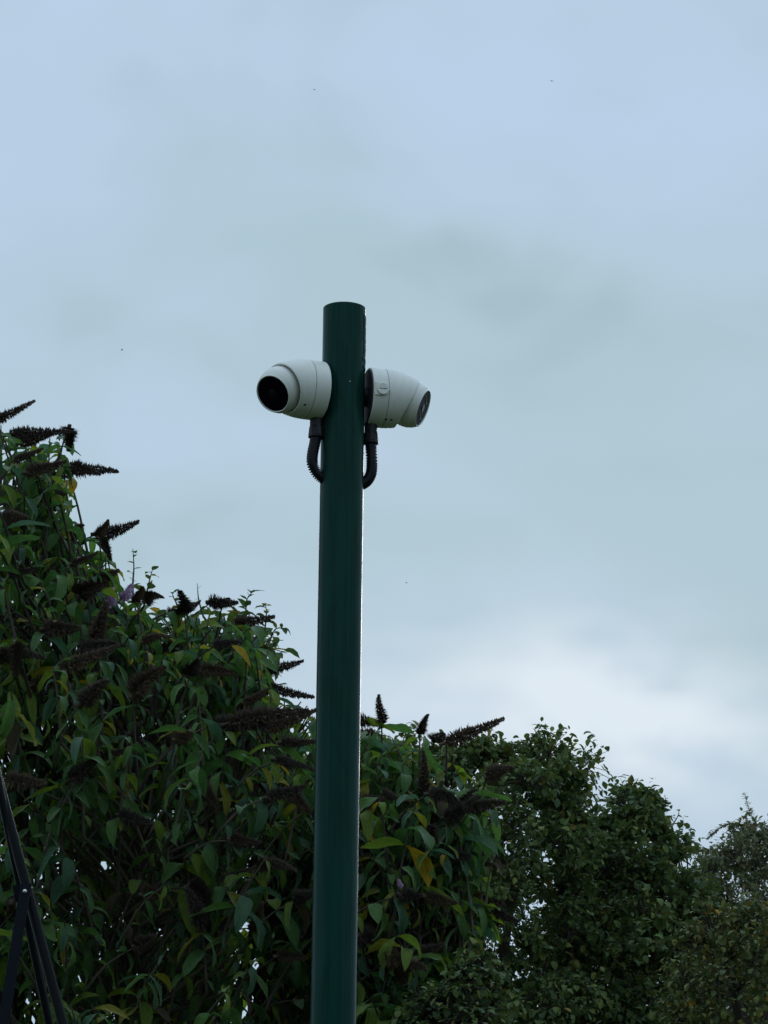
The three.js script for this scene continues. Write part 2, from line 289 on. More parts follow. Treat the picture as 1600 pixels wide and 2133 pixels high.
// ---------------------------------------------------------------- tubular frame, lower left
{
  const D = 5.0, t = thing('metal_frame', 'dark tubular metal frame with a bolted brace at the lower left corner', 'frame', V(at(60, 1850, D).x, 0, at(60, 1850, D).z));
  const O = t.position, loc = (p) => p.clone().sub(O);
  const down = (a, b, y) => { const k = (y - a.y) / (b.y - a.y); return a.clone().lerp(b, k); };
  const long = (p0, p1, top, r, name, mat) => { const a = loc(p0), b = loc(p1), hi = down(a, b, top), lo = down(a, b, 0.0); const g = tubeAlong([hi, hi.clone().lerp(lo, 0.3), hi.clone().lerp(lo, 0.65), lo], [r, r, r, r], 24); return part(name, g, mat, t); };
  const a0 = at(56, 1850, D), a1 = at(131, 2133, D - 0.06), apex = a0.y + 0.62;
  long(a0, a1, apex, 0.0088, 'tube', MAT.tube);
  long(at(40, 1835, D + 0.03), at(103, 2133, D + 0.03), apex - 0.02, 0.0072, 'tube', MAT.tube);
  const s0 = at(53, 1852, D - 0.028), s1 = at(7, 2133, D - 0.09);
  const lo = down(loc(s0), loc(s1), 0), bar = new THREE.BoxGeometry(0.0185, 0.006, loc(s0).distanceTo(lo) + 0.02); bar.applyMatrix4(frameMatrix(loc(s0).lerp(lo, 0.5), loc(s0).sub(lo), V(0, 0, 1)));
  part('brace', bar, MAT.navy, t);
  const bolt = part('bolt', new THREE.LatheGeometry([[0, 0.005], [0.0025, 0.0045], [0.004, 0.002], [0.004, 0]].map((q) => new THREE.Vector2(...q)), 16), MAT.steel, t); bolt.position.copy(loc(at(52, 1857, D - 0.032))); bolt.rotation.x = Math.PI / 2;
  const tie = tubeAlong([loc(at(48, 1846, D - 0.013)), loc(at(58, 1847, D - 0.02)), loc(at(68, 1849, D - 0.008))], [0.0009, 0.0009, 0.0009], 8); part('tie', tie, MAT.ledStrip, t);
  const cl = loc(at(50, 1853, D)); const collar = new THREE.BoxGeometry(0.027, 0.026, 0.030); collar.rotateZ(0.24); part('bracket', collar, MAT.navy, t).position.copy(cl.add(V(-0.001, -0.006, 0.008)));
}

// ---------------------------------------------------------------- foliage tools
// leaf blade along +z from its stalk, upper side +y; size 1
function bladeGeo({ width = 0.34, droop = 0.8, fold = 0.35, wave = 0.02, twist = 0, bellied = 0.62, rows = 6, cols = 4, seed = 1 }) {
  const mid = []; let y = 0, z = 0; const n = 40;
  for (let i = 0; i <= n; i++) { mid.push([y, z]); const a = -droop * (i / n); y += Math.sin(a) / n; z += Math.cos(a) / n; }
  return gridGeo(rows, cols, (u, v) => {
    const i = u * n, a = Math.min(n - 1, Math.floor(i)), f = i - a, my = mix(mid[a][0], mid[a + 1][0], f), mz = mix(mid[a][1], mid[a + 1][1], f), th = -droop * u;
    const t = Math.min(1, Math.max(0, (u - 0.02) / 0.98)), w = width * 0.5 * Math.pow(t, bellied) * Math.pow(1 - t, 0.85) / (Math.pow(bellied / (bellied + 0.85), bellied) * Math.pow(0.85 / (bellied + 0.85), 0.85)) + 0.004;
    const c = (v - 0.5) * 2, side = c * w, up = Math.abs(c) * w * fold + wave * Math.sin(u * 9 + c * 2 + seed) * Math.abs(c), tw = twist * u;
    const sx = side * Math.cos(tw) - up * Math.sin(tw), sy = side * Math.sin(tw) + up * Math.cos(tw);
    return [sx, my + sy * Math.cos(th), mz - sy * Math.sin(th)];
  });
}
// leaves: {m: Matrix4, g: variant, c: palette index, p: centre}. The ones that show largest become meshes, the rest one mass.
function leafy(t, blades, pal, leaves, most, R, name = 'leaf') {
  const inv = t.matrixWorld.clone().setPosition(t.position).invert();
  const cells = {}, vis = [];
  leaves.forEach((l) => { const e = l.m.elements, tip = V(0, 0, 0.5).applyMatrix4(l.m); const [x, y, z] = toPixel(tip); l.z = z; if (x > 0 && x < W && y > 0 && y < H) { const k = Math.floor(x / 26) + ',' + Math.floor(y / 26); (cells[k] ??= []).push(l); } });
  for (const k in cells) { cells[k].sort((a, b) => a.z - b.z); cells[k].forEach((l, i) => { l.rank = i; vis.push(l); }); }
  vis.sort((a, b) => a.rank - b.rank || b.size / b.z - a.size / a.z);
  const own = new Set(vis.slice(0, most));
  const rest = [];
  for (const l of leaves) {
    const m = inv.clone().multiply(l.m);
    if (own.has(l)) { const o = part(name, blades[l.g], pal.mats[l.c], t); o.applyMatrix4(m); }
    else rest.push([l, m]);
  }
  if (!rest.length) return;
  let nv = 0, ni = 0; for (const [l] of rest) { nv += blades[l.g].attributes.position.count; ni += blades[l.g].index.count; }
  const P = new Float32Array(nv * 3), Nn = new Float32Array(nv * 3), U = new Float32Array(nv * 2), Cc = new Float32Array(nv * 3), I = new Uint32Array(ni); let ov = 0, oi = 0; const p = V(0, 0, 0), nm = new THREE.Matrix3();
  for (const [l, m] of rest) {
    const g = blades[l.g], gp = g.attributes.position, gn = g.attributes.normal, gu = g.attributes.uv, col = pal.list[l.c], j = 0.82 + R() * 0.36; nm.getNormalMatrix(m);
    for (let i = 0; i < gp.count; i++) {
      p.fromBufferAttribute(gp, i).applyMatrix4(m).toArray(P, (ov + i) * 3); p.fromBufferAttribute(gn, i).applyMatrix3(nm).normalize().toArray(Nn, (ov + i) * 3);
      U[(ov + i) * 2] = gu.getX(i); U[(ov + i) * 2 + 1] = gu.getY(i); for (let q = 0; q < 3; q++) Cc[(ov + i) * 3 + q] = col[q + 1] * j;
    }
    const gi = g.index.array; for (let i = 0; i < gi.length; i++) I[oi + i] = gi[i] + ov; ov += gp.count; oi += gi.length;
  }
  const g = new THREE.BufferGeometry(); g.setAttribute('position', new THREE.BufferAttribute(P, 3)); g.setAttribute('normal', new THREE.BufferAttribute(Nn, 3)); g.setAttribute('uv', new THREE.BufferAttribute(U, 2)); g.setAttribute('color', new THREE.BufferAttribute(Cc, 3)); g.setIndex(new THREE.BufferAttribute(I, 1));
  part('foliage', g, pal.mass, t, true);
}
function inside(poly, x, y) { let c = false; for (let i = 0, j = poly.length - 1; i < poly.length; j = i++) { const [a, b] = poly[i], [d, e] = poly[j]; if ((b > y) !== (e > y) && x < (d - a) * (y - b) / (e - b) + a) c = !c; } return c; }
function edgeDist(poly, x, y) { let m = 1e9; for (let i = 0, j = poly.length - 1; i < poly.length; j = i++) { const [a, b] = poly[i], [d, e] = poly[j], vx = d - a, vy = e - b, t = Math.max(0, Math.min(1, ((x - a) * vx + (y - b) * vy) / (vx * vx + vy * vy))); m = Math.min(m, Math.hypot(x - a - vx * t, y - b - vy * t)); } return m; }
function bounds(poly) { const xs = poly.map((p) => p[0]), ys = poly.map((p) => p[1]); return [Math.min(...xs), Math.min(...ys), Math.max(...xs), Math.max(...ys)]; }

// spent flower spike of the butterfly bush along +z: length 1, half width about 0.1, dry seed capsules round a stalk
function spikeGeo(seed, bend, fat = 1, petals = false) {
  const R = rng(seed), pos = [], n = petals ? 260 : 760;
  const sway = (R() - 0.5) * 0.24; const axis = (t) => V(Math.sin(t * 5 + seed) * 0.02 + sway * t * t, -bend * t * t + Math.sin(t * 4 + seed * 2) * 0.02, t);
  const quad = (a, b, c) => pos.push(a.x, a.y, a.z, b.x, b.y, b.z, c.x, c.y, c.z);
  for (let i = 0; i < n; i++) {
    const t = Math.pow((i + R()) / n, 1.12), f = i * 2.39996 + R() * 0.5, r = fat * (0.128 * Math.pow(1 - t * 0.9, 0.7) * sstep(-0.08, 0.1, t)) * (0.84 + 0.12 * Math.sin(t * 60) + R() * 0.14 + 0.22 * noise.noise(t * 7, Math.cos(f) * 1.2 + seed, Math.sin(f) * 1.2));
    const c = axis(t), d = V(Math.cos(f), Math.sin(f), (R() - 0.3) * 0.9).normalize(), side = V(-Math.sin(f), Math.cos(f), 0), upv = d.clone().cross(side);
    const in_ = c.clone().addScaledVector(d, r * (0.15 + R() * 0.25)), mid = c.clone().addScaledVector(d, r * (0.62 + R() * 0.15)), tip = c.clone().addScaledVector(d, r * (0.95 + R() * 0.6)), w = (petals ? 0.02 : 0.0125) * (0.7 + R() * 0.6) * Math.sqrt(fat);
    const a = mid.clone().addScaledVector(side, w), b = mid.clone().addScaledVector(side, -w * 0.6).addScaledVector(upv, w * 0.8), e = mid.clone().addScaledVector(side, -w * 0.6).addScaledVector(upv, -w * 0.8);
    quad(in_, b, a); quad(in_, e, b); quad(in_, a, e); quad(tip, a, b); quad(tip, b, e); quad(tip, e, a);
  }
  const g = new THREE.BufferGeometry(); g.setAttribute('position', new THREE.Float32BufferAttribute(pos, 3)); g.computeVertexNormals();
  const line = []; for (let i = 0; i <= 8; i++) line.push(axis(i / 8 * 1.0 - (i ? 0 : 0.12)));
  const st = tubeAlong(line, line.map((_, i) => 0.04 - i * 0.0042), 6).toNonIndexed(); st.deleteAttribute('uv');
  return mergeGeometries([g, st]);
}
const SPIKES = []; for (let i = 0; i < 11; i++) SPIKES.push(spikeGeo(101 + i * 7, [-0.06, 0.04, 0.14, 0.22, -0.14, 0.06, 0.18, -0.2, 0.1, 0, 0.26][i], [1.3, 1.1, 1.45, 1.25, 1.2, 1.5, 1.0, 1.3, 1.55, 1.15, 1.35][i]));
const LILAC = spikeGeo(77, 0.05, 1.6, true);

const LONG_BLADES = []; { const R = rng(5); for (let i = 0; i < 14; i++) LONG_BLADES.push(bladeGeo({ width: 0.22 + R() * 0.13, droop: 0.25 + R() * 1.7, fold: 0.15 + R() * 0.6, wave: 0.012 + R() * 0.034, twist: (R() - 0.5) * 1.7, bellied: 0.5 + R() * 0.22, seed: i })); }
const SMALL_BLADES = []; { const R = rng(6); for (let i = 0; i < 8; i++) SMALL_BLADES.push(bladeGeo({ width: 0.5 + R() * 0.16, droop: 0.2 + R() * 1.0, fold: 0.1 + R() * 0.4, wave: 0.02, twist: (R() - 0.5) * 0.7, bellied: 0.62, rows: 4, cols: 2, seed: i })); }
const TINY_BLADES = []; { const R = rng(8); for (let i = 0; i < 5; i++) TINY_BLADES.push(bladeGeo({ width: 0.42 + R() * 0.12, droop: 0.3 + R() * 0.6, fold: 0.25, wave: 0.01, rows: 3, cols: 2, seed: i })); }

const buddleia = palette([[2, 0.11, 0.075, 0.04], [34, 0.076, 0.190, 0.041], [26, 0.108, 0.237, 0.044], [18, 0.080, 0.186, 0.094], [24, 0.193, 0.297, 0.028], [6, 0.331, 0.317, 0.025], [1.2, 0.528, 0.341, 0.015]]);
const treePal = palette([[40, 0.109, 0.169, 0.047], [26, 0.140, 0.205, 0.055], [18, 0.086, 0.140, 0.060], [14, 0.195, 0.221, 0.047], [1.5, 0.286, 0.221, 0.039]], { clearcoat: 0.12, clearcoatRoughness: 0.36, transmission: 0.34 });
const hedgePal = palette([[30, 0.120, 0.156, 0.041], [24, 0.168, 0.186, 0.043], [20, 0.086, 0.126, 0.043], [8, 0.192, 0.156, 0.030], [2, 0.374, 0.220, 0.022]], { transmission: 0.28 });
const finePal = palette([[30, 0.170, 0.205, 0.085], [18, 0.205, 0.170, 0.085], [20, 0.140, 0.180, 0.080]], { transmission: 0.45 });
const saplingPal = palette([[30, 0.078, 0.150, 0.039], [14, 0.156, 0.221, 0.039], [5, 0.462, 0.330, 0.033], [2, 0.462, 0.187, 0.044]], { transmission: 0.42 });

// ---------------------------------------------------------------- butterfly bushes
function makeBush({ label, seed, poly, D, T, root, stems, shoots, spikes, extra, lilac = [], group }) {
  const R = rng(seed), t = thing('butterfly_bush', label, 'bush', V(root[0], 0, root[1]), 0, group);
  const loc = (p) => p.clone().sub(t.position), [x0, y0, x1, y1] = bounds(poly), leaves = [], tubes = Array.from({ length: stems.length }, () => []);
  const thick = (x, y) => T * Math.pow(Math.min(1, edgeDist(poly, x, y) / 190), 0.6);
  // main stems fan out from the ground
  const lines = stems.map(([px, py, dd]) => { const tip = at(px, py, D + dd), b = V(root[0] + (R() - 0.5) * 0.35, 0, root[1] + (R() - 0.5) * 0.35), m1 = b.clone().lerp(tip, 0.35).add(V((R() - 0.5) * 0.2, 0.25, (R() - 0.5) * 0.2)), m2 = b.clone().lerp(tip, 0.72).add(V((R() - 0.5) * 0.15, 0.18, (R() - 0.5) * 0.15)); return curve([b, m1, m2, tip], 24); });
  lines.forEach((l, i) => tubes[i].push(tubeAlong(l.map(loc), l.map((_, k) => 0.021 * (1 - k / 24 * 0.82)), 8)));
  const join = (p) => {                                       // where a twig leaves its stem: somewhat lower than itself
    let best = 0, bk = 0, bd = 1e9; lines.forEach((l, i) => l.forEach((q, k) => { if (q.y > p.y + 0.02 || k < 5) return; const d = q.distanceTo(p) + Math.max(0, 0.16 - (p.y - q.y)) * 1.2; if (d < bd) { bd = d; best = i; bk = k; } })); return [best, lines[best][bk]];
  };
  const core = at((x0 + x1) / 2, y1, D);
  const leafAt = (p, dir, len, young = 0) => {
    const m = frameMatrix(p, dir, V((R() - 0.5) * 0.7, 1, (R() - 0.5) * 0.7), [len * (0.85 + R() * 0.3), len, len]);
    const [tx, ty] = toPixel(V(0, 0, 0.9).applyMatrix4(m)); if (!inside(poly, tx, ty) && edgeDist(poly, tx, ty) > 36) return;
    leaves.push({ m, g: Math.floor(R() * LONG_BLADES.length), c: buddleia.pick(R()), size: len });
  };
  const held = (tip, dirs, len) => dirs.find((d) => { const [x, y] = toPixel(tip.clone().addScaledVector(d, -len)); return inside(poly, x, y); }) ?? V(0, 1, 0);
  const shoot = (tip, dir, len, big, nodes) => {              // an arching leafy shoot that ends at tip
    const base = tip.clone().addScaledVector(dir, -len).add(V(0, -len * 0.12, 0)), mid = base.clone().lerp(tip, 0.5).add(V(0, len * 0.12, 0)), line = curve([base, mid, tip], 12), [k, j] = join(base);
    const sag = j.clone().lerp(base, 0.55).add(V((R() - 0.5) * 0.1, 0.04 - R() * 0.08, (R() - 0.5) * 0.1));
    tubes[k].push(tubeAlong(curve([j, sag, base], 8).concat(line.slice(1)).map(loc), Array.from({ length: 21 }, (_, i) => mix(0.0058, 0.0016, i / 20)), 5));
    const spin = R() * 6.28;
    for (let i = 0; i < nodes; i++) {
      const f = (i + 0.6) / nodes, p = line[Math.min(12, Math.round(f * 12))], ax = line[12].clone().sub(line[0]).normalize();
      const s = big * (0.62 + 0.5 * Math.sin(Math.PI * Math.min(1, 0.25 + (1 - f) * 0.8))) * (0.5 + R() * 0.72), a = spin + i * 1.57 + (R() - 0.5) * 0.5;
      const u = V(0, 1, 0).cross(ax); if (u.lengthSq() < 0.01) u.set(1, 0, 0); u.normalize(); const w = ax.clone().cross(u);
      for (const q of [0, Math.PI]) {
        if (R() < 0.06) continue;
        const d = u.clone().multiplyScalar(Math.cos(a + q)).addScaledVector(w, Math.sin(a + q)).multiplyScalar(0.85).addScaledVector(ax, 0.35 + R() * 0.3).add(V(0, -0.4 - R() * 0.7, 0)).normalize();
        leafAt(p, d, s);
      }
    }
  };
  const outward = (p) => { const d = p.clone().sub(core); d.y *= 0.7; d.normalize(); return d.multiplyScalar(0.8).add(V((R() - 0.5) * 0.9, 0.35 + (R() - 0.5) * 0.8, (R() - 0.5) * 0.9)).normalize(); };
  let made = 0, tries = 0;
  while (made < shoots && tries++ < shoots * 60) {
    const x = mix(x0, x1, R()), y = mix(y0, y1, R()); if (!inside(poly, x, y)) continue;
    const e = edgeDist(poly, x, y); if (made % 4 === 0 && (e > 80 || y > H)) { tries -= 0.9; continue; } const th = thick(x, y), z = (R() * 2 - 1), dd = Math.sign(z) * Math.pow(Math.abs(z), 0.7) * th, p = at(x, y, D + dd), dir = outward(p);
    if (e < 26) { const c = at(x, y, D); dir.lerp(V(dir.x, 0.9, dir.z), 0.3).normalize(); }
    const len = 0.15 + R() * 0.16; shoot(p, held(p, [dir, outward(p), outward(p)], len), len, 0.054 + R() * 0.05, 4 + Math.floor(R() * 3)); made++;
  }
  // flower spikes: base and tip where the photograph shows them, each above its own leafy shoot
  const list = [];
  for (const [ax, ay, bx, by, wide = 1, dd] of spikes) { const e = inside(poly, ax, ay) ? edgeDist(poly, ax, ay) : 0, f = dd ?? (e < 60 ? (R() - 0.5) * 0.3 : -thick(ax, ay) * (0.72 + R() * 0.25)); list.push([at(ax, ay, D + f), at(bx, by, D + f + (R() - 0.6) * 0.05), wide]); }
  for (let i = 0; i < extra; i++) { let x, y; do { x = mix(x0, x1, R()); y = mix(y0, y1, R()); } while (!inside(poly, x, y) || edgeDist(poly, x, y) < 40); const dd = (R() * 1.5 - 0.9) * thick(x, y), p = at(x, y, D + dd), d = outward(p); d.y = d.y * 0.5 - 0.05; list.push([p, p.clone().addScaledVector(d.normalize(), 0.08 + R() * 0.08), 1]); }
  list.forEach(([a, b, wide], i) => {
    const d = b.clone().sub(a), L = d.length();
    const s = part('flower_spike', SPIKES[(i * 5 + seed) % 11], MAT.spent[i % 3], t); s.applyMatrix4(frameMatrix(loc(a), d, V(0, 1, 0), [0.118 * wide, 0.118 * wide, L]));
    const dir = d.clone().normalize().lerp(outward(a), 0.45).normalize(); dir.y = Math.max(dir.y, 0.15); dir.normalize();
    const len = 0.12 + R() * 0.1;
    if (i % 3 !== 2) shoot(a.clone().addScaledVector(d, 0.05), held(a, [dir, outward(a), outward(a), V(0.3, 1, 0).normalize()], len), len, 0.066 + R() * 0.034, 3 + Math.floor(R() * 2));
    else { const [k, j] = join(a); tubes[k].push(tubeAlong(curve([j, j.clone().lerp(a, 0.6).add(V(0, -0.03, 0)), a], 8).map(loc), Array.from({ length: 9 }, (_, n) => mix(0.005, 0.0018, n / 8)), 5)); }
  });
  for (const [ax, ay, bx, by, dd] of lilac) { const a = at(ax, ay, D + dd), b = at(bx, by, D + dd), L = a.distanceTo(b), s = part('flower_spike', LILAC, MAT.lilac, t); s.userData.label = 'lilac flower spike still in bloom'; s.applyMatrix4(frameMatrix(loc(a), b.sub(a), V(0, 1, 0), [L * 2.3, L * 2.3, L * 1.25])); }
  tubes.forEach((g, i) => part('stem', mergeGeometries(g), i % 3 === 1 ? MAT.barkPale : MAT.bark, t));
  leafy(t, LONG_BLADES, buddleia, leaves, 300, R);
  console.log(t.name, 'leaves', leaves.length, 'spikes', list.length);
}
{
  const r1 = at(250, 2133, 7.5);
  makeBush({
    label: 'tall butterfly bush left of the pole with many dead brown flower spikes', seed: 11, D: 7.25, T: 0.72, root: [r1.x, r1.z],
    poly: [[-230, 900], [-120, 835], [10, 868], [90, 890], [140, 905], [128, 960], [140, 1000], [118, 1050], [112, 1098], [170, 1118], [225, 1135], [222, 1195], [262, 1250], [318, 1262], [345, 1292], [420, 1280], [480, 1275], [545, 1300], [562, 1345], [556, 1395], [600, 1450], [668, 1470], [720, 1510], [742, 1640], [735, 1800], [740, 2000], [725, 2250], [640, 2400], [100, 2440], [-240, 2400], [-280, 1700]],
    stems: [[-200, 1050, 0.1], [-60, 960, -0.1], [60, 1010, 0.15], [110, 1250, -0.2], [240, 1330, 0.1], [330, 1420, -0.25], [430, 1380, 0.1], [520, 1480, 0], [600, 1600, -0.2], [640, 1800, 0.2], [300, 1750, -0.35], [60, 1600, -0.3], [-150, 1500, 0.2]],
    shoots: 1120, extra: 34,
    spikes: [[30, 960, 92, 938, 0.7], [96, 1060, 150, 1050, 0.7], [60, 1120, 112, 1098, 0.75], [150, 1175, 205, 1160, 0.7], [20, 1200, 78, 1182, 0.75], [300, 1335, 352, 1312, 0.75], [340, 1345, 402, 1352, 0.7], [446, 1345, 500, 1330, 0.7], [510, 1462, 566, 1446, 0.75], [-12, 878, 71, 832], [22, 905, 156, 880, 1.25], [40, 925, 118, 906], [146, 890, 135, 938, 1.1], [122, 985, 240, 956, 1.15], [55, 985, 140, 975, 1.2], [152, 968, 211, 989], [70, 1032, 132, 1010], [2, 1082, 60, 1070], [140, 1120, 170, 1086], [200, 1112, 289, 1110, 1.3], [206, 1118, 222, 1081], [214, 1122, 236, 1163], [118, 1142, 178, 1136, 1.1], [182, 1224, 243, 1182, 1.1], [165, 1240, 196, 1196, 1.5], [228, 1280, 252, 1232, 1.3], [285, 1255, 291, 1222], [300, 1250, 327, 1224, 1.2], [384, 1275, 385, 1232, 1.15], [353, 1281, 378, 1266], [388, 1266, 414, 1271], [436, 1256, 497, 1251, 1.3], [462, 1262, 471, 1237], [486, 1303, 572, 1290, 1.1], [395, 1408, 406, 1372, 1.1], [418, 1398, 482, 1378, 1.15], [556, 1397, 634, 1388], [524, 1428, 655, 1452, 1.2], [536, 1428, 586, 1418], [478, 1506, 640, 1470, 1.1], [444, 1508, 560, 1500, 1.2], [556, 1512, 662, 1500, 1.1], [588, 1548, 662, 1540], [575, 1582, 655, 1586], [196, 1338, 232, 1258, 1.35], [92, 1312, 168, 1300, 1.2], [168, 1354, 250, 1318, 1.1], [126, 1394, 252, 1358, 1.2], [72, 1428, 184, 1394, 1.1], [-6, 1368, 88, 1344, 1.2], [276, 1446, 332, 1382, 1.25], [168, 1464, 218, 1408, 1.2], [248, 1558, 306, 1524, 1.1], [366, 1542, 398, 1524, 1.2], [196, 1582, 262, 1544, 1.2], [148, 1624, 214, 1578, 1.2], [14, 1626, 98, 1624, 1.1], [30, 1345, 50, 1390, 1.2], [556, 1662, 640, 1650, 1.1], [598, 1648, 652, 1692, 1.2], [536, 1802, 612, 1788, 1.1], [398, 1846, 448, 1894, 1.3], [296, 1862, 344, 1850, 1.2], [86, 1866, 148, 1884, 1.2], [616, 1872, 660, 1850, 1.2], [576, 1992, 642, 1978, 1.1], [282, 1972, 330, 1955, 1.2], [250, 1700, 320, 1708], [420, 1640, 470, 1668, 1.2], [480, 1750, 540, 1770, 1.2], [640, 2080, 690, 2090]],
    lilac: [[229, 1262, 232, 1232, -0.18], [256, 1250, 270, 1222, -0.15]],
  });
  const r2 = at(860, 2133, 7.4);
  makeBush({
    label: 'lower butterfly bush right of the pole, drooping leaves in front of round tree', seed: 23, D: 7.0, T: 0.46, root: [r2.x, r2.z],
    poly: [[690, 1525], [760, 1515], [840, 1535], [905, 1545], [950, 1575], [975, 1630], [1018, 1640], [1036, 1690], [1010, 1725], [1032, 1765], [1000, 1800], [985, 1850], [1018, 1872], [1030, 1925], [990, 1950], [965, 2010], [985, 2140], [950, 2330], [700, 2420], [600, 2200], [660, 1900]],
    stems: [[770, 1560, 0.1], [850, 1600, -0.1], [930, 1640, 0], [965, 1690, 0.1], [920, 1850, -0.1], [800, 1800, -0.2], [880, 1950, 0.1], [730, 1900, 0.1]],
    shoots: 400, extra: 10,
    spikes: [[795, 1506, 792, 1446, 1.05], [874, 1530, 881, 1482, 1.05], [930, 1548, 1052, 1502, 1.1, -0.05], [905, 1545, 920, 1522, 1.2], [748, 1502, 792, 1490], [758, 1542, 780, 1534, 1.2], [874, 1592, 897, 1638, 1.1], [893, 1652, 968, 1656, 1.2], [1016, 1618, 1068, 1590], [972, 1684, 1050, 1662], [928, 1702, 1002, 1682, 1.2], [748, 1666, 802, 1660, 1.2], [798, 1652, 832, 1650], [922, 1782, 978, 1790, 1.2], [988, 1776, 1052, 1802], [976, 1872, 1048, 1858, 1.1], [832, 1864, 872, 1882, 1.3], [888, 1870, 952, 1880, 1.2], [756, 1800, 832, 1816, 1.1], [748, 1952, 792, 1962, 1.2], [798, 1992, 890, 2004, 1.2], [866, 1984, 922, 1992, 1.2], [1030, 1900, 1082, 1916], [900, 2062, 945, 2082], [890, 1720, 905, 1760, 1.2]],
    lilac: [[836, 1848, 832, 1834, -0.38]],
  });
}

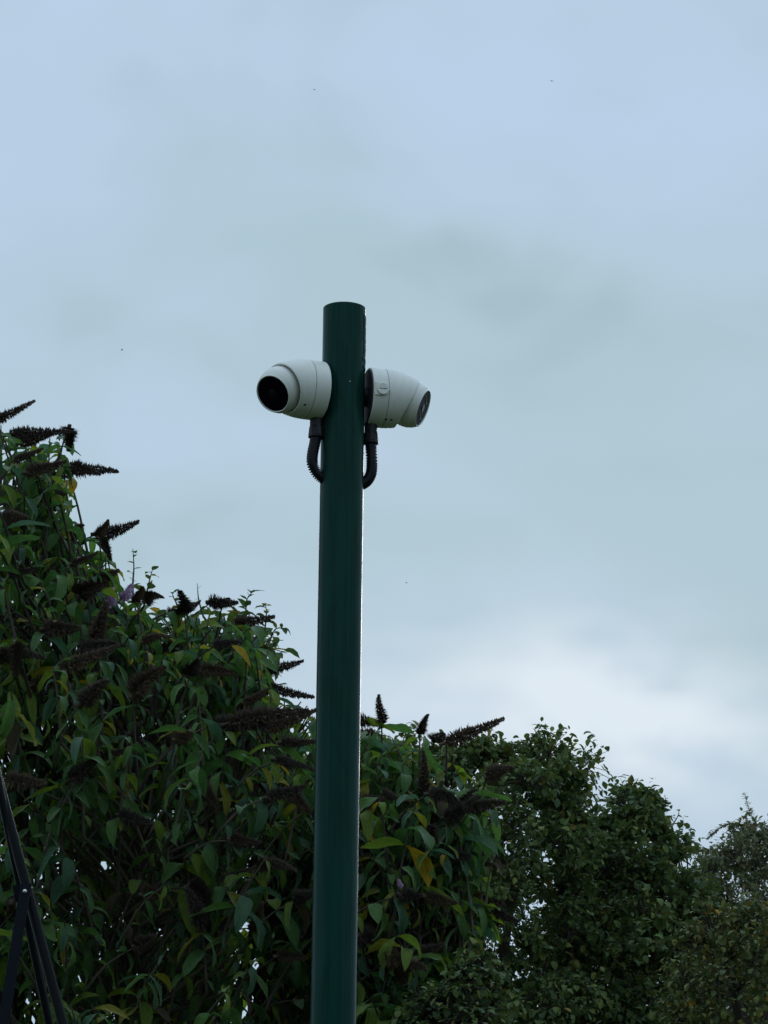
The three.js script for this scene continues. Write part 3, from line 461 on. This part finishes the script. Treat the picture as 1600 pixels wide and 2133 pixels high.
// ---------------------------------------------------------------- trees
function makeTree({ name = 'tree', label, category = 'tree', seed, poly, D, T, root, clumps, perClump, clumpR, blades, pal, leaf, most, extraShoots = [], gap = 190, stuffOnly, group, bark = MAT.bark, limbs = 9 }) {
  const R = rng(seed), t = thing(name, label, category, V(root[0], 0, root[1]), 0, group), loc = (p) => p.clone().sub(t.position), [x0, y0, x1, y1] = bounds(poly), leaves = [];
  const thick = (x, y) => T * Math.pow(Math.min(1, edgeDist(poly, x, y) / gap), 0.55), centres = [];
  let guard = 0; const px = clumpR * FOCAL / D, places = [];
  while (centres.length < clumps && guard++ < clumps * 4) {    // evenly strewn: of several tries the one farthest from those already there
    let best = null, bd = -1;
    for (let k = 0; k < 40 && (k < 4 || !best); k++) {
      const x = mix(x0, x1, R()), y = mix(y0, y1, R()), z = R() * 2 - 1; if (!inside(poly, x, y)) continue;
      const e = edgeDist(poly, x, y); if (e < px * 0.25 || (centres.length % 6 === 0 && (e > px * 0.9 || y > H) && k < 30)) continue;
      const dd = Math.sign(z) * Math.pow(Math.abs(z), 0.6) * thick(x, y), dp = dd * FOCAL / D * 0.55; let d = 1e9; for (const q of places) d = Math.min(d, Math.hypot(q[0] - x, q[1] - y, q[2] - dp));
      if (d > bd) { bd = d; best = [x, y, dp, dd]; }
    }
    if (best) { places.push(best); centres.push(at(best[0], best[1], D + best[3])); }
  }
  const crown = centres.reduce((s, p) => s.add(p), V(0, 0, 0)).multiplyScalar(1 / centres.length), low = Math.min(...centres.map((p) => p.y));
  const fork = V(mix(root[0], crown.x, 0.4), Math.max(0.8, low - 0.5), mix(root[1], crown.z, 0.4)), trunk = curve([V(root[0], 0, root[1]), V(root[0], 0, root[1]).lerp(fork, 0.5).add(V(0.05, 0, 0.04)), fork], 14);
  part('trunk', tubeAlong(trunk.map(loc), trunk.map((_, i) => mix(0.11, 0.07, i / 14) * (i === 0 ? 1.25 : 1)), 12), bark, t);
  // limbs to spread-out clumps, twigs from the nearest limb to every clump
  const ends = []; for (let i = 0; i < limbs; i++) { let best = null, bd = -1; for (let k = 0; k < 14; k++) { const c = centres[Math.floor(R() * centres.length)], d = Math.min(9, ...ends.map((e) => e.distanceTo(c))); if (d > bd) { bd = d; best = c; } } ends.push(best); }
  const limbLines = ends.map((e) => curve([fork.clone().lerp(trunk[10], R()), fork.clone().lerp(e, 0.4).add(V((R() - 0.5) * 0.25, 0.15, (R() - 0.5) * 0.25)), fork.clone().lerp(e, 0.75).add(V((R() - 0.5) * 0.2, 0.1, (R() - 0.5) * 0.2)), e], 18));
  const tubes = limbLines.map((l) => [tubeAlong(l.map(loc), l.map((_, i) => mix(0.045, 0.006, i / 18)), 8)]);
  const attach = (p) => { let a = 0, k = 9, bd = 1e9; limbLines.forEach((l, i) => l.forEach((q, n) => { if (n < 4) return; const d = q.distanceTo(p) + (q.y > p.y ? 0.3 : 0); if (d < bd) { bd = d; a = i; k = n; } })); return [a, limbLines[a][k]]; };
  const nodes = limbLines.flatMap((l, i) => l.slice(4).map((q) => [i, q]));
  centres.sort((a, b) => a.distanceTo(fork) - b.distanceTo(fork));
  for (const c of centres) {
    let i = 0, q = fork, bd = 1e9; for (const [k, n] of nodes) { const d = n.distanceTo(c) + (n.y > c.y ? 0.12 : 0); if (d < bd && n !== c) { bd = d; i = k; q = n; } }
    nodes.push([i, c]); if (q.distanceTo(c) > 1e-4) tubes[i].push(tubeAlong(curve([q, q.clone().lerp(c, 0.5).add(V((R() - 0.5) * 0.08, 0.03, (R() - 0.5) * 0.08)), c], 6).map(loc), [0.006, 0.0052, 0.0045, 0.004, 0.0034, 0.003, 0.0026], 5));
    const out = c.clone().sub(crown).normalize().multiplyScalar(0.7).add(V(0, 0.55, 0)).normalize(), rr = clumpR * (0.65 + R() * 0.7), nn = Math.round(perClump * (0.6 + R() * 0.8));
    const twigs = []; for (let k = 0; k < 16; k++) { const d = V(R() - 0.5, R() - 0.35, R() - 0.5).normalize().multiplyScalar(0.9).addScaledVector(out, 0.5).normalize(), e = c.clone().addScaledVector(d, rr * (0.75 + R() * 0.3)).add(V(0, -rr * 0.12, 0)), l = [c, c.clone().lerp(e, 0.5).add(V(0, rr * 0.1, 0)), e]; twigs.push([l, d]); tubes[i].push(tubeAlong(l.map(loc), [0.003, 0.0022, 0.001], 4)); }
    for (let k = 0; k < nn; k++) {
      const [l, d] = twigs[k % 16], f = 0.3 + 0.7 * Math.pow(R(), 0.55), p = f < 0.5 ? l[0].clone().lerp(l[1], f * 2) : l[1].clone().lerp(l[2], f * 2 - 1);
      const dir = V(R() - 0.5, R() - 0.5, R() - 0.5).normalize().addScaledVector(d, 0.6).add(V(0, -0.22 - R() * 0.3, 0)).normalize(), s = leaf * (0.6 + R() * 0.7);
      p.addScaledVector(V(R() - 0.5, R() - 0.5, R() - 0.5), rr * 0.34);
      leaves.push({ m: frameMatrix(p, dir, V(R() - 0.5, 1.1, R() - 0.5), s), g: Math.floor(R() * blades.length), c: pal.pick(R()), size: s });
    }
  }
  for (const [pts, dd, n, size, r = 0.0028] of extraShoots) {  // long shoots that stand out against the sky
    const l = curve(pts.map(([x, y]) => at(x, y, D + dd)), 24), [i, q] = attach(l[0]); tubes[i].push(tubeAlong([q, ...l].map(loc), Array.from({ length: 26 }, (_, k) => mix(r * 1.6, r * 0.35, k / 25)), 5));
    for (let k = 0; k < n; k++) { const f = (k + 0.5) / n, p = l[Math.floor(f * 24)].clone().lerp(l[Math.min(24, Math.floor(f * 24) + 1)], f * 24 % 1), ax = l[24].clone().sub(l[0]).normalize(), a = k * 2.4 + R(), u = ax.clone().cross(V(0.3, 0.2, 1)).normalize(), w = ax.clone().cross(u), d = u.multiplyScalar(Math.cos(a)).addScaledVector(w, Math.sin(a)).addScaledVector(ax, 0.7).add(V(0, -0.25, 0)).normalize(), s = size * (0.6 + R() * 0.7) * (1 - f * 0.35); leaves.push({ m: frameMatrix(p, d, V(R() - 0.5, 1, R() - 0.5), s), g: Math.floor(R() * blades.length), c: pal.pick(R()), size: s }); }
  }
  tubes.forEach((g) => part('limb', mergeGeometries(g), bark, t));
  leafy(t, blades, pal, leaves, most, R);
  console.log(t.name, 'leaves', leaves.length);
}
{
  const rA = at(1010, 2133, 16), rB = at(1330, 2133, 17), rC = at(1590, 2133, 25), rD = at(1560, 2133, 14), rE = at(940, 2133, 6.55);
  makeTree({
    label: 'round leafy green tree just right of the pole, behind the butterfly bush', seed: 31, D: 16, T: 1.0, root: [rA.x, rA.z],
    poly: [[560, 1650], [700, 1585], [800, 1558], [880, 1560], [930, 1578], [985, 1556], [1040, 1548], [1100, 1545], [1150, 1552], [1178, 1580], [1222, 1590], [1240, 1622], [1212, 1655], [1215, 1720], [1240, 1790], [1235, 1900], [1190, 2000], [1240, 2080], [1230, 2300], [1130, 2360], [820, 2360], [600, 2250], [560, 1850]],
    clumps: 330, perClump: 140, clumpR: 0.175, blades: SMALL_BLADES, pal: treePal, leaf: 0.046, most: 300,
    extraShoots: [[[[1190, 1600], [1215, 1578], [1232, 1590]], -0.1, 9, 0.05], [[[1110, 1535], [1122, 1520], [1128, 1512]], 0, 6, 0.05], [[[960, 1545], [966, 1530], [972, 1516]], 0, 6, 0.05], [[[1222, 1600], [1238, 1612], [1241, 1630]], 0, 7, 0.05]],
  });
  makeTree({
    label: 'dark green tree with a rounded top, second from the right edge', seed: 37, D: 17, T: 1.0, root: [rB.x, rB.z],
    poly: [[1180, 1770], [1225, 1730], [1268, 1690], [1295, 1660], [1340, 1662], [1385, 1675], [1405, 1705], [1412, 1735], [1398, 1760], [1440, 1790], [1455, 1830], [1480, 1880], [1500, 1960], [1480, 2100], [1460, 2350], [1150, 2400], [1120, 2100], [1150, 1850]],
    clumps: 215, perClump: 150, clumpR: 0.185, blades: SMALL_BLADES, pal: treePal, leaf: 0.05, most: 300,
    extraShoots: [[[[1296, 1665], [1294, 1652], [1293, 1640]], 0, 7, 0.055], [[[1400, 1720], [1412, 1700], [1415, 1688]], 0, 5, 0.05], [[[1432, 1790], [1440, 1768], [1437, 1752]], 0, 6, 0.04], [[[1380, 1690], [1386, 1668], [1385, 1655]], 0, 4, 0.03]],
  });
  makeTree({
    label: 'feathery fine leaved brownish tree at the right edge with arching shoots', seed: 41, D: 25, T: 1.2, root: [rC.x, rC.z],
    poly: [[1440, 1810], [1470, 1775], [1510, 1770], [1540, 1748], [1575, 1728], [1640, 1735], [1760, 1790], [1800, 2000], [1780, 2300], [1460, 2300], [1430, 2000]],
    clumps: 270, perClump: 130, clumpR: 0.25, blades: TINY_BLADES, pal: finePal, leaf: 0.054, most: 0,
    extraShoots: [[[[1568, 1745], [1572, 1715], [1560, 1685], [1550, 1650]], 0, 90, 0.05, 0.0032], [[[1560, 1740], [1545, 1718], [1515, 1716], [1490, 1732], [1474, 1746]], 0, 110, 0.05, 0.0032], [[[1540, 1750], [1530, 1730], [1520, 1722]], 0, 40, 0.046, 0.003], [[[1600, 1745], [1595, 1728], [1590, 1712]], 0, 40, 0.046, 0.003], [[[1480, 1775], [1466, 1768], [1458, 1772]], 0, 40, 0.046, 0.003]],
  });
  makeTree({
    name: 'shrub', label: 'yellowish green small leaved shrub in the lower right corner', category: 'shrub', seed: 43, D: 14, T: 0.7, root: [rD.x, rD.z],
    poly: [[1380, 2080], [1420, 1960], [1480, 1900], [1530, 1890], [1570, 1900], [1640, 1890], [1740, 1980], [1760, 2300], [1400, 2350], [1330, 2250]],
    clumps: 110, perClump: 95, clumpR: 0.15, blades: SMALL_BLADES, pal: hedgePal, leaf: 0.036, most: 300,
  });
  makeTree({
    name: 'shrub', label: 'low grey green shrub under the right butterfly bush at bottom edge', category: 'shrub', seed: 47, D: 6.55, T: 0.2, root: [rE.x, rE.z],
    poly: [[870, 2120], [900, 2085], [940, 2035], [985, 1990], [1010, 1995], [1035, 2050], [1050, 2140], [1040, 2330], [830, 2350], [820, 2160]],
    clumps: 90, perClump: 60, clumpR: 0.055, blades: SMALL_BLADES, pal: treePal, leaf: 0.021, most: 200,
  });
  // slim sapling whose thin shoots rise out of the big bush
  const rS = at(430, 2133, 8.1);
  makeTree({
    name: 'sapling', label: 'slim sapling with thin upright shoots rising out of the tall bush', category: 'sapling', seed: 53, D: 8.0, T: 0.3, root: [rS.x, rS.z], limbs: 6,
    poly: [[180, 1330], [260, 1290], [330, 1300], [420, 1310], [480, 1290], [540, 1310], [560, 1400], [560, 1560], [440, 1660], [240, 1620], [160, 1480]],
    clumps: 44, perClump: 26, clumpR: 0.11, blades: SMALL_BLADES, pal: saplingPal, leaf: 0.05, most: 200, bark: MAT.twigGreen,
    extraShoots: [[[[277, 1260], [277, 1215], [279, 1180], [277, 1143]], -0.5, 9, 0.034, 0.0024], [[[300, 1262], [308, 1225], [314, 1200], [318, 1186]], -0.5, 8, 0.045, 0.002], [[[374, 1290], [368, 1258], [360, 1240], [362, 1232]], -0.3, 6, 0.026, 0.0018], [[[424, 1285], [414, 1248], [411, 1215]], -0.3, 3, 0.024, 0.002], [[[512, 1330], [513, 1285], [514, 1250], [528, 1230]], -0.2, 14, 0.042, 0.0024], [[[545, 1360], [552, 1310], [555, 1275], [552, 1255]], -0.2, 12, 0.04, 0.0022], [[[540, 1375], [560, 1340], [575, 1310], [592, 1308]], -0.2, 14, 0.042, 0.0024], [[[488, 1380], [500, 1340], [530, 1335], [575, 1345]], -0.4, 18, 0.042, 0.003], [[[500, 1375], [530, 1352], [560, 1350], [572, 1375]], -0.4, 14, 0.045, 0.0024]],
  });
}

// ---------------------------------------------------------------- tall hedge behind the viewer: what the lower pole mirrors
{
  const R = rng(61), t = thing('hedge', 'tall dense dark green hedge standing behind the viewer', 'hedge', V(0, 0, 13)), leaves = [];
  for (let i = 0; i < 15000; i++) {
    const x = (R() - 0.5) * 46, h = 5.8 + fbm(x * 0.16, 3, 1, 4) * 2.6, y = R() * h, dz = (R() - 0.5) * 2.2 * Math.sqrt(1 - (y / h) ** 4), p = V(x, y, 13 + dz);
    leaves.push({ m: frameMatrix(p, V(R() - 0.5, R() - 0.7, R() - 0.5).normalize(), V(R() - 0.5, 1, R() - 0.5), 0.55 + R() * 0.3), g: Math.floor(R() * TINY_BLADES.length), c: treePal.pick(R()), size: 0.5 });
  }
  for (let k = 0; k < 9; k++) { const x = -20 + k * 5 + R() * 2; part('trunk', tubeAlong([V(x, 0, 0), V(x + 0.1, 2.2, 0.05), V(x + R() * 0.6, 5.2, 0)], [0.14, 0.1, 0.03], 9), MAT.bark, t); }
  leafy(t, TINY_BLADES, treePal, leaves, 0, R);
}

// ---------------------------------------------------------------- birds far off
for (const [px, py, D, label, turn] of [[1150, 169, 260, 'tiny far bird high in the sky near the upper right', 0.4], [655, 187, 340, 'tiny far bird near the top, left of centre', 1.2], [254, 729, 240, 'tiny far bird in open sky left of the cameras', 2.0], [847, 1214, 300, 'tiny far bird just right of the pole\'s middle', 0.8], [1359, 1622, 160, 'small far bird low over the right hand trees', 0.1]]) {
  const p = at(px, py, D), t = thing('bird', label, 'bird', p, turn, 'far birds in the sky');
  const body = new THREE.LatheGeometry([[0.001, -0.12], [0.022, -0.08], [0.035, 0], [0.026, 0.06], [0.016, 0.09], [0.001, 0.12]].map((q) => new THREE.Vector2(...q)), 10); body.rotateX(Math.PI / 2);
  part('body', body, MAT.black, t);
  for (const s of [-1, 1]) part('wing', gridGeo(6, 2, (u, v) => [s * (0.02 + u * 0.2), 0.05 * Math.sin(u * 2.4), (v - 0.5) * 0.11 * (1 - u * 0.75) - u * u * 0.05]), MAT.black, t);
}

renderer.render(scene, camera);
